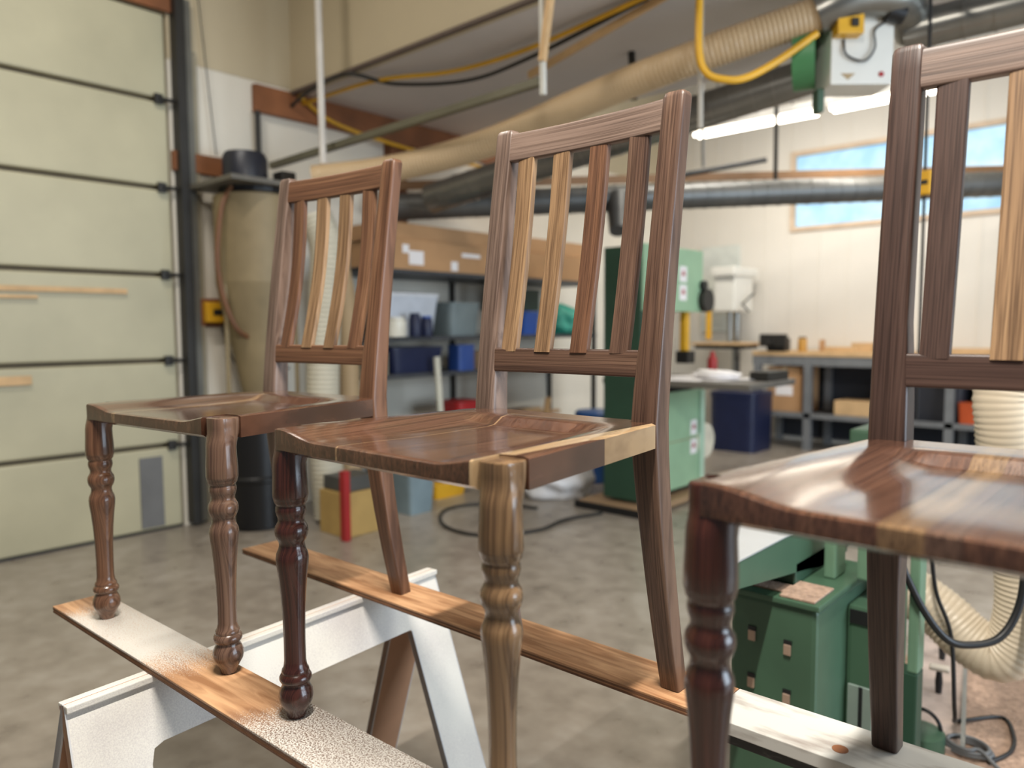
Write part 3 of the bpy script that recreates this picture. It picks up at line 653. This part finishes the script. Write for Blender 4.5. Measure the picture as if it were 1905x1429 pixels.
# ------------------------------------------------------------------ band saw
bs = thing('band_saw', 'green band saw with a door coloured as lit and cluttered table', 'band saw', (-2.86, 4.7, 0))
def B(name, x0, x1, y0, y1, z0, z1, mt, bev=.006, parent=None): return obj(name, bx(x0, x1, y0, y1, z0, z1, bev), mt, parent or bs)
B('spine', -.155, .14, -.42, -.20, .08, 1.80, M_dgreen)  # spine and boxes darker, doors lighter: light from the right put into the colours
B('upper_wheel_box', -.14, .13, -.20, .40, 1.37, 1.80, M_dgreen); B('upper_door', .13, .155, -.41, .40, 1.365, 1.81, M_litgreen)
B('lower_wheel_box', -.14, .13, -.20, .42, .08, .80, M_dgreen); B('lower_door', .13, .155, -.41, .43, .10, .80, M_litgreen)
B('door_seam', .155, .157, -.41, .43, .44, .446, mat('brown_seam', (150, 130, 96), .6), 0)
B('door_frame_edge', .155, .175, .36, .42, .12, .79, mat('pale_green_edge', (176, 206, 184), .4))
B('mobile_base', -.30, .24, -.52, .55, .015, .055, mat('base_board', (150, 122, 92), .7)); B('base_skirt', -.32, .26, -.54, -.50, .0, .05, M_black); B('base_skirt', -.32, .26, .50, .57, .0, .05, M_black)
B('saw_table', -.25, .85, -.30, .42, .86, .90, mat('table_iron', (120, 116, 110), .45, .5)); B('trunnion', -.1, .13, -.1, .3, .79, .86, M_dsteel)
B('blade_guard', .05, .10, .25, .31, 1.08, 1.37, M_yel); B('guide_block', .03, .13, .23, .34, .99, 1.08, M_dsteel)
for z, k in ((1.63, 0), (1.50, 1), (.52, 0), (.38, 1)):
    st = B('warning_sticker', .155, .1565, .06 if z > 1 else .24, .16 if z > 1 else .33, z-.055, z+.055, M_paper, 0)
    bm = bmesh.new(); y0 = .11 if z > 1 else .285
    prism(bm, [(y0-.03, z-.01), (y0+.03, z-.01), (y0, z+.035)], lambda u, v, tt: (tt, u, v), .1566, .1572); obj('warning_triangle', bm, mat('faded_red', (196, 90, 92) if k else (170, 60, 64), .5), st)
b = bmesh.new(); cyl(b, (.13, .47, .40), (.16, .47, .40), .13, n=28); obj('hand_wheel', b, mat('cream_wheel', (214, 208, 190), .5), bs, 40)
b = bmesh.new(); cyl(b, (.155, .38, 1.56), (.19, .38, 1.56), .035); obj('door_knob', b, M_black, bs, 40)
b = bmesh.new(); cyl(b, (.155, .41, 1.45), (.2, .41, 1.45), .085, n=24); obj('tension_wheel', b, M_dsteel, bs, 40)
for i, (xx, yy, rr, zz) in enumerate(((.30, -.16, 12, .901), (.45, -.05, -15, .9035), (.62, .08, 30, .906), (.25, .05, 50, .9085))):
    bm = bmesh.new(); box(bm, (0, 0, .001), (.30, .22, .002)); o = obj('paper_sheet', bm, M_paper); o.location = (-2.86+xx, 4.7+yy, zz); o.rotation_euler = (0, 0, R(rr))
    tag(o, ('loose white paper sheet at the near corner of the saw table', 'crooked white paper sheet in the middle of the saw table', 'white paper sheet at the right end of the saw table', 'white paper sheet closest to the blade guard')[i], 'paper', 'papers on the saw table')
sack('crumpled_cloth', 'crumpled white cloth on the papers of the saw table', (-2.40, 4.72, .911), (.16, .10, .035), M_paper, 'cloth', 21)
carton('dark_tray', 'dark tray with tools at the right end of the saw table', -2.16, -2.03, 4.72, 5.05, .901, .96, M_dsteel, flap=False)

# ------------------------------------------------------------------ machines at the back
dp = thing('drill_press', 'floor drill press with a white belt cover by the back wall', 'drill press', (-3.80, 7.80, 0))
def Q(name, x0, x1, y0, y1, z0, z1, mt, bev=.006): return obj(name, bx(x0, x1, y0, y1, z0, z1, bev), mt, dp)
b = bmesh.new(); cyl(b, (0, .15, 0), (0, .15, 1.85), .045); obj('column', b, M_steel, dp, 40)
Q('base_plate', -.2, .2, -.2, .3, 0, .05, M_dsteel); Q('head', -.10, .14, -.2, .25, 1.42, 1.88, M_wplastic, .02); Q('belt_cover', -.12, .16, -.25, .35, 1.80, 1.90, M_wplastic, .02)
Q('motor', -.22, -.10, .05, .25, 1.50, 1.84, M_dsteel, .02)
b = bmesh.new(); cyl(b, (.03, -.08, 1.10), (.03, -.08, 1.42), .03); obj('quill', b, M_steel, dp, 40)
Q('work_table', -.28, .28, -.28, .1, 1.02, 1.06, M_dsteel); Q('wooden_fence', -.32, .34, -.3, .12, 1.06, 1.085, M_pine); Q('yellow_handle', -.17, -.12, -.24, -.20, 1.12, 1.44, M_yel)
b = bmesh.new(); cyl(b, (.16, -.05, 1.5), (.30, -.2, 1.42), .01); cyl(b, (.16, -.05, 1.5), (.24, .06, 1.62), .01); obj('feed_lever', b, M_dsteel, dp)
o = obj('noticeboard', bx(-4.40, -3.92, YB-.05, YB-.016, 1.2, 2.2, .004), mat('grey_white_panel', (206, 210, 204), .4)); tag(o, 'grey white panel hung on the back wall behind the drill press', 'noticeboard')
b = bmesh.new(); lathe(b, [(.03, 0), (.035, .01), (.035, .12), (.018, .15), (.012, .18)], (0, 0, 0)); o = obj('red_cylinder', b, M_red, None, 40); o.location = (-2.57, 5.0, .901); tag(o, 'small red bottle standing at the back of the saw table', 'bottle')
gv = thing('bench_vise', 'dark bench vise on the near end of the long workbench', 'vise', (-3.22, 7.72, 1.0))
obj('vise_body', bx(-.10, .10, -.08, .08, 0, .14, .02), M_dsteel, gv); obj('vise_jaw', bx(-.14, .14, -.16, -.10, .05, .18, .01), M_dsteel, gv); b = bmesh.new(); cyl(b, (0, -.32, .09), (0, 0, .09), .018); obj('vise_screw', b, M_dsteel, gv)
wb_ = thing('workbench', 'long workbench with a pale top and grey steel frame at the back wall', 'workbench', (-1.4, 7.93, 0))
obj('bench_top', bx(-2.05, 2.4, -.33, .33, .955, 1.0, .004), M_pine, wb_)
M_gframe = mat('grey_bench_frame', (128, 130, 132), .5, .2)
for xx in (-2.0, -1.47, -.2, .9, 2.3):
    for yy in (-.29, .29): obj('bench_leg', bx(xx-.035, xx+.035, yy-.035, yy+.035, 0, .955), M_gframe, wb_)
obj('apron', bx(-2.05, 2.4, -.32, -.28, .86, .955), M_gframe, wb_); obj('lower_rail', bx(-2.3, 2.4, -.325, -.285, .33, .38), M_gframe, wb_); obj('lower_shelf', bx(-2.0, 2.35, -.28, .3, .345, .365), mat('dark_under_shelf', (70, 70, 72), .7), wb_)
obj('back_panel', bx(-2.0, 2.35, .31, .325, .05, .95), mat('dark_bench_back', (54, 56, 62), .8), wb_)
c = carton('carton', 'brown cardboard carton with a white label under the workbench', -3.30, -2.95, 7.66, 8.15, .366, .84); obj('address_label', bx(-.09, .09, -.247, -.2455, .18, .28), M_paper, c)
carton('small_crate', 'pale plywood crate with orange tools under the workbench', -2.62, -2.28, 7.66, 8.0, .366, .52, M_pine, flap=False)
tub('dark_bin', 'black bin on the shelf under the middle of the workbench', (-1.75, 7.9, .366), .5, .4, .35, mat('charcoal_bin', (46, 48, 56), .5))
tub('dark_bin', 'navy bin on the shelf under the right of the workbench', (-1.1, 7.9, .366), .5, .4, .4, M_navy)
tub('orange_bin', 'small orange bin under the workbench behind the right chair', (-1.46, 7.72, .366), .16, .16, .2, mat('orange_plastic', (196, 84, 40), .5))
tub('navy_crate', 'large navy crate on the floor beyond the saw table', (-3.42, 7.30, 0), .5, .5, .60, M_navy, taper=.95)
for i, (xx, yy, sx, sy, sz, mt, lab) in enumerate(((-2.62, 7.8, .30, .08, .05, M_pine, 'pale wood block lying on the long workbench'), (-2.45, 7.95, .2, .1, .09, M_pine, 'taller pale wood block on the long workbench'),
        (-2.82, 7.86, .05, .05, .12, M_card, 'upright brown wood peg on the long workbench'), (-1.55, 7.8, .5, .12, .05, M_pine, 'long pale board on the workbench behind the right chair'))):
    o = obj('wood_block', bx(-sx/2, sx/2, -sy/2, sy/2, 0, sz, .004), mt); o.location = (xx, yy, 1.0); o.rotation_euler = (0, 0, R(8*i-9)); tag(o, lab, 'wood block', 'wood on the workbench')
jar('small green jar on the long workbench', -2.05, 7.75, 1.0, .05, .13, mat('green_jar', (120, 140, 60), .4), M_yel, 'jars on the workbench')
jar('small amber jar beside the bench vise', -2.98, 7.75, 1.0, .045, .15, mat('amber_jar', (190, 140, 60), .4), M_dsteel, 'jars on the workbench')

# ------------------------------------------------------------------ overhead ducts, rails, cords
def spiral_duct(name, label, a, b_, r, mt, group='metal ducts'):
    a, b_ = Vector(a), Vector(b_); Lg = (b_-a).length; n = int(Lg/.12)
    t = thing(name, label, 'duct', a, 0, group); bm = bmesh.new(); tube(bm, [Vector((0, 0, 0)), b_-a], r, 28); o = obj('duct_pipe', bm, mt, t, 40)
    d = (b_-a)/n
    bm = bmesh.new(); tube(bm, [-d.normalized()*.006, d.normalized()*.006], r+.004, 28); s0 = None
    first = obj('duct_seam', bm, mt, t, 40); first.location = d
    for i in range(2, n): share(first, 'duct_seam', t, d*i)
    return t
M_duct = mat('dull_grey_duct', (108, 108, 106), .42, .55, amt=.15, scale=4)
M_duct2 = mat('shiny_duct', (134, 132, 126), .3, .8, amt=.15, scale=4)
spiral_duct('spiral_duct', 'grey spiral duct running level below the high window', (-4.60, 3.62, 2.17), (-.55, 8.05, 2.45), .10, M_duct)
spiral_duct('spiral_duct', 'shiny duct slanting upward beneath the tan hose', (-4.18, 3.747, 2.20), (-1.55, 4.50, 2.72), .105, M_duct2)
bm = bmesh.new(); P0, P1 = Vector((-4.62, 3.80, 2.36)), Vector((-1.3, 7.95, 2.63)); tube(bm, [P0, P1], .045, 4); o = obj('timber_beam', bm, mat('brown_duct_beam', (150, 112, 76), .6)); tag(o, 'brown timber beam running above the level duct', 'beam')
b = bmesh.new(); cyl(b, (-3.35, 4.93, 2.26), (-3.25, 4.80, 1.98), .09, .07); o = obj('duct_branch', b, M_duct, None, 40); tag(o, 'short duct branch pointing down from the level duct', 'duct')
def rod(label, a, b_, r, mt, name='hanging_rod', cat='rod', group='hanging rods', n=8):
    bm = bmesh.new(); cyl(bm, a, b_, r, n=n); return tag(obj(name, bm, mt, None, 40), label, cat, group)
rod('dark rod holding the level duct left of the window', (-2.55, 5.97, ZC), (-2.53, 5.945, 2.36), .018, M_dsteel)
rod('thin grey rod right of the middle chair top', (-2.86, 5.3, ZC), (-2.9, 5.45, 2.50), .012, mat('grey_rod', (140, 138, 134), .5))
rod('short dark rod under the grey soffit', (-2.575, 3.935, 2.90), (-2.555, 3.933, 2.62), .022, M_dsteel)
rod('dark slanting bar below the bright lamps', (-3.08, 5.45, 2.467), (-2.59, 5.90, 2.582), .022, M_dsteel, 'steel_bar', 'bar')
rod('white conduit dropping from the ceiling above the left chair', (-4.0, 2.7, ZC), (-3.98, 2.7, 2.26), .021, mat('white_conduit', (204, 198, 190), .5), 'conduit', 'conduit')
rod('long olive steel rail slanting across below the soffit', (-4.62, 2.73, 2.345), (-2.56, 3.06, 2.52), .028, mat('olive_rail', (104, 100, 82), .5, .3), 'steel_rail', 'rail', n=4)
rod('white hanger strap at the end of the olive rail', (-2.445, 2.93, ZC), (-2.43, 2.93, 2.40), .017, mat('white_strap', (206, 204, 196), .5), 'hanger_strap', 'strap', n=4)
rod('tan wooden hanger beside the white strap', (-2.32, 2.93, 3.2), (-2.43, 2.925, 2.56), .022, M_pine, 'wooden_hanger', 'hanger', n=4)
rod('pale hanging pipe left of the looped yellow hose', (-1.80, 3.34, 2.90), (-1.79, 3.33, 2.20), .014, mat('pale_pipe', (170, 164, 154), .5), 'pipe', 'pipe')
rod('dark post at the left wall where the hose begins', (XW+.05, 2.70, 2.72), (XW+.05, 2.70, 2.3), .02, M_dsteel, 'pipe', 'pipe')
def cord(label, pts, r, mt, name='power_cord', cat='cord', group='overhead cords'):
    bm = bmesh.new(); tube(bm, path(pts), r, 8); return tag(obj(name, bm, mt, None, 60), label, cat, group)
cord('dark cable sagging under the soffit edge', [(-4.74, 2.96, 2.80), (-4.5, 2.96, 2.86), (-4.06, 2.955, 2.87), (-3.89, 3.2, 2.83), (-3.45, 3.40, 2.80), (-2.97, 3.42, 2.82), (-2.07, 3.3, 2.87)], .012, M_dsteel)
cord('yellow hose running along under the grey soffit', [(-4.72, 3.05, 2.84), (-3.98, 3.115, 2.85), (-3.45, 3.30, 2.835), (-2.83, 3.33, 2.835), (-2.03, 3.27, 2.87)], .014, M_yel)
cord('second yellow hose crossing the brown ledger', [(-4.70, 3.0, 2.88), (-4.70, 3.3, 2.75), (-4.62, 3.9, 2.66), (-4.68, 4.9, 2.66)], .014, M_yel)
o = obj('wood_strip', bx(-.02, .02, -.01, .01, -.55, .55, .002), M_pine); o.location = (-2.4, 3.36, 2.80); o.rotation_euler = (0, R(82), R(-6)); tag(o, 'pale wooden strip under the yellow hose near the soffit', 'strip')
cord('yellow hose drooping in a U from the ceiling to the white filter', [(-1.78, 3.29, 2.90), (-1.775, 3.28, 2.8), (-1.765, 3.265, 2.53), (-1.735, 3.285, 2.432), (-1.67, 3.33, 2.40), (-1.60, 3.40, 2.408), (-1.50, 3.50, 2.48), (-1.36, 3.63, 2.61)], .018, M_yel)
# hanging air filter with fan
af = thing('air_filter', 'white hanging air filter with green fan and yellow switch box', 'air filter', (-1.27, 3.85, 2.38), R(42))
obj('filter_box', bx(-.145, .145, -.10, .10, 0, .36, .006), M_wplastic, af)
b = bmesh.new(); cyl(b, (-.17, .02, .17), (-.26, .06, .17), .15, n=28); obj('fan_housing', b, mat('fan_green', (74, 132, 84), .45), af, 40)
obj('green_foot', bx(-.17, -.14, -.02, .05, -.10, .01, .003), M_green, af)
obj('switch_box', bx(-.145, -.025, -.17, -.101, .205, .315, .006), M_yel, af); obj('switch_slot', bx(-.10, -.05, -.173, -.17, .285, .297), M_black, af); obj('switch_toggle', bx(-.085, -.055, -.182, -.17, .235, .27), M_dsteel, af)
b = bmesh.new(); cyl(b, (.02, -.102, .05), (.02, -.1, .05), .001); b.free()
b = bmesh.new(); cyl(b, (.09, -.104, .045), (.09, -.1, .045), .012); obj('red_button', b, M_red, af)
bm = bmesh.new(); prism(bm, [(-.10, .05), (-.03, .05), (-.065, .02)], lambda u, v, tt: (u, tt, v), -.1012, -.1); obj('brown_emblem', bm, mat('emblem_tan', (170, 146, 110), .5), af)
b = bmesh.new(); tube(b, path([(-.09, -.105, .20), (-.08, -.115, .13), (.0, -.12, .10), (.05, -.115, .16), (.05, -.11, .24), (.1, -.11, .28)]), .005, 6); obj('lead', b, M_dsteel, af)
b = bmesh.new(); cyl(b, (.10, -.13, .32), (.17, -.13, .30), .045, n=18); obj('motor', b, M_black, af, 40)
for xx in (-.12, .12):
    b = bmesh.new(); cyl(b, (xx, .05, .36), (xx, .05, .52), .008, n=6); obj('hanger', b, M_dsteel, af)
b = bmesh.new(); tube(b, path([(-1.37, 3.645, 2.70), (-1.28, 3.68, 2.735), (-1.19, 3.74, 2.762), (-1.10, 3.84, 2.765), (-1.07, 3.97, 2.74), (-1.08, 4.12, 2.70)]), .095, 24); o = obj('duct_elbow', b, M_duct2, None, 50); tag(o, 'shiny duct elbow above the white air filter', 'duct', 'metal ducts')
spiral_duct('spiral_duct', 'dull shiny duct crossing the top right corner', (-1.10, 4.05, 2.66), (.1, 4.3, 2.75), .09, M_duct2)
b = bmesh.new(); tube(b, path([(-1.1, 3.9, 2.80), (-.9, 3.9, 2.86), (-.7, 3.85, 2.83), (-.45, 3.8, 2.8)]), .045, 16); o = obj('foil_duct', b, mat('crinkled_foil', (150, 148, 144), .35, .8, bump=1.0, bscale=60), None, 60); tag(o, 'crinkled foil duct above the right chair', 'duct', 'metal ducts')
rod('thin steel brace above the right chair top rail', (-.85, 3.7, 2.78), (-.55, 3.6, 2.60), .012, M_steel, 'steel_brace', 'brace')
pd = thing('pendant_outlet', 'yellow pendant outlet hanging on a black cord between the right chair slats', 'outlet', (-.96, 3.93, 1.86))
obj('outlet_body', bx(-.035, .035, -.03, .03, 0, .11, .01), M_yel, pd); obj('outlet_slot', bx(-.02, .02, -.0325, -.03, .045, .065), M_black, pd)
b = bmesh.new(); cyl(b, (0, 0, .11), (0, 0, 1.04), .007, n=8); obj('cord', b, M_black, pd); b = bmesh.new(); cyl(b, (0, 0, 0), (0, 0, -1.05), .007, n=8); obj('lower_cord', b, M_black, pd)

# ------------------------------------------------------------------ jointer and clutter at the lower right
jt = thing('jointer', 'green jointer with a pale iron bed behind the right chair', 'jointer', (-.72, 1.95, 0))
def J(name, x0, x1, y0, y1, z0, z1, mt, bev=.006, parent=None): return obj(name, bx(x0, x1, y0, y1, z0, z1, bev), mt, parent or jt)
# bed: thin end, deep middle (side outline extruded across)
bm = bmesh.new(); prism(bm, [(-.505, .738), (.80, .738), (.80, .66), (.12, .60), (-.02, .625), (-.505, .690)], lambda u, v, tt: (tt, u+(.19*(-tt/.175) if u < -.4 else 0), v), -.175, .0); obj('bed_casting', bm, M_green, jt)
bm = bmesh.new(); prism(bm, [(-.176, -.315), (.001, -.505), (.001, .80), (-.176, .80)], lambda u, v, tt: (u, v, tt), .7385, .742); obj('bed_surface', bm, M_iron, jt)
J('cabinet', -.125, .092, -.19, .20, .0, .585, M_green, .012)
J('cabinet_ledge', -.13, .10, -.20, .22, .585, .60, M_green, .004); J('ledge_dust', .0, .085, -.19, -.06, .6001, .606, M_dust, .002); J('ledge_dust', -.12, .0, -.16, -.10, .6001, .604, M_dust, .001)
J('pedestal', -.12, .0, -.09, .30, .60, .66, M_dgreen)
J('side_cabinet', .092, .165, .02, .30, .0, .545, M_green, .012); J('side_vent', .10, .155, .015, .02, .50, .535, M_black, 0)
J('side_panel_low', .10, .16, .012, .02, .05, .34, mat('dusty_grey_green', (120, 134, 126), .6), .002); J('side_slot', .128, .137, .009, .012, .06, .34, M_black, 0)
M_fence = mat('fence_green', (104, 136, 112), .45)
J('fence_bracket', .03, .06, .02, .10, .60, .72, M_fence); J('fence_plate', .10, .14, .06, .13, .60, .71, M_fence); J('fence_plate', .16, .18, .03, .10, .60, .735, M_green)
J('shavings_tray', .10, .17, .08, .2, .60, .64, M_dust, .01); J('red_stop', .145, .168, .03, .045, .69, .715, M_red)
for xx, zz in ((-.066, .487), (.024, .475), (-.066, .366), (.024, .352)):
    l = J('latch_plate', xx-.009, xx+.009, -.197, -.19, zz-.014, zz+.012, mat('latch_metal', (170, 146, 128), .4, .4), .002); J('latch_shadow_slot', xx-.010, xx+.010, -.1935, -.19, zz+.012, zz+.022, M_black, 0, l)
J('leg_post', .195, .222, .18, .24, .34, .70, M_fence); J('leg_foot', .17, .222, .18, .24, .0, .34, M_dgreen); J('motor_box', -.15, .0, .75, .95, .72, .90, M_green, .01)
J('base_frame', -.13, .20, -.22, .34, .0, .03, M_dsteel)
tray = thing('floor_rail_tray', 'grey steel tray with two black clamps lying on the dusty floor', 'tray', (-.60, 2.86, 0), R(10.5))
obj('tray_plate', bx(-.075, .075, -.45, .45, 0, .02, .003), mat('dusty_steel', (176, 160, 152), .5, .2, amt=.2, scale=20), tray)
for s_ in (-1, 1): obj('tray_lip', bx(s_*.075-.006, s_*.075+.006, -.45, .45, .02, .035), M_steel, tray)
for yy in (-.08, .22):
    b = bmesh.new(); lathe(b, [(.010, .02), (.012, .06), (.008, .10)], (0, yy, 0), 12); cl = obj('clamp_screw', b, M_black, tray, 40)
    obj('clamp_cap', bx(-.03, .03, yy-.02, yy+.02, .10, .112, .004), mat('pale_cap', (200, 190, 176), .5), cl)
ring_ = thing('green_roller', 'green round hub with a black strap at the end of the tray', 'hub', (-.552, 2.40, 0))
b = bmesh.new(); lathe(b, [(.065, 0), (.068, .01), (.068, .06), (.05, .065)], (0, 0, 0), 28); obj('hub_body', b, M_green, ring_, 40)
b = bmesh.new(); tube(b, [(.05*math.cos(R(a)), .03, .062+.05*math.sin(R(a))) for a in range(0, 181, 12)], .006, 8); obj('hub_strap', b, M_black, ring_, 60)
# sawdust heap: one low drift
bm = bmesh.new(); n = 26; rr = random.Random(9); rows_ = []
for i in range(n+1):
    rows_.append([])
    for j in range(n+1):
        u, v = i/n*2-1, j/n*2-1; q = max(0, 1-u*u)*max(0, 1-v*v); rows_[-1].append(bm.verts.new((u*.42, v*.62, .0005+.010*q*(0.6+.7*rr.random()) if q > 0 else .0003)))
for i in range(n):
    for j in range(n): bm.faces.new((rows_[i][j], rows_[i+1][j], rows_[i+1][j+1], rows_[i][j+1]))
o = obj('sawdust_drift', bm, M_dust, None, 60); o.location = (-.34, 2.95, 0); o['kind'] = 'stuff'; tag(o, 'pinkish sawdust scattered on the floor by the jointer', 'sawdust')
o = obj('dust_hose', hose([(-.30, 2.46, 1.20), (-.37, 2.42, 1.09), (-.367, 2.42, .97), (-.355, 2.46, .81), (-.33, 2.47, .66), (-.314, 2.48, .51), (-.325, 2.485, .385), (-.372, 2.485, .315), (-.445, 2.487, .335), (-.525, 2.488, .395), (-.62, 2.476, .455)], .076, .016, .025, 24), mat('cream_dust_hose', (206, 192, 170), .4, amt=.05), None, 60)
tag(o, 'cream corrugated hose making a U bend at the right edge', 'hose', 'dust hoses')
cord('thick black cable hanging in a loop under the right seat', [(-.545, 2.085, .66), (-.491, 2.12, .527), (-.441, 2.157, .446), (-.394, 2.198, .429), (-.338, 2.25, .448), (-.305, 2.288, .526), (-.297, 2.307, .65), (-.299, 2.325, .9)], .010, M_black, 'cable', 'cable', 'cables by the jointer')
cord('thin black cable dropping behind the hose bend', [(-.532, 2.36, .66), (-.515, 2.37, .50), (-.475, 2.385, .37), (-.46, 2.39, .15), (-.49, 2.6, .03), (-.40, 2.75, .012), (-.352, 2.65, .012), (-.343, 2.54, .012), (-.379, 2.435, .012)], .006, M_black, 'cable', 'cable', 'cables by the jointer')
cord('grey cable coiled on the floor at the bottom right corner', [(-.44+.07*math.cos(a*.7)*(1-.012*a), 2.47+.045*math.sin(a*.7), .010+.0009*a) for a in range(0, 27)]+[(-.33, 2.40, .01), (-.2, 2.35, .01)], .006, mat('grey_cable', (96, 98, 100), .5), 'cable', 'cable', 'cables by the jointer')
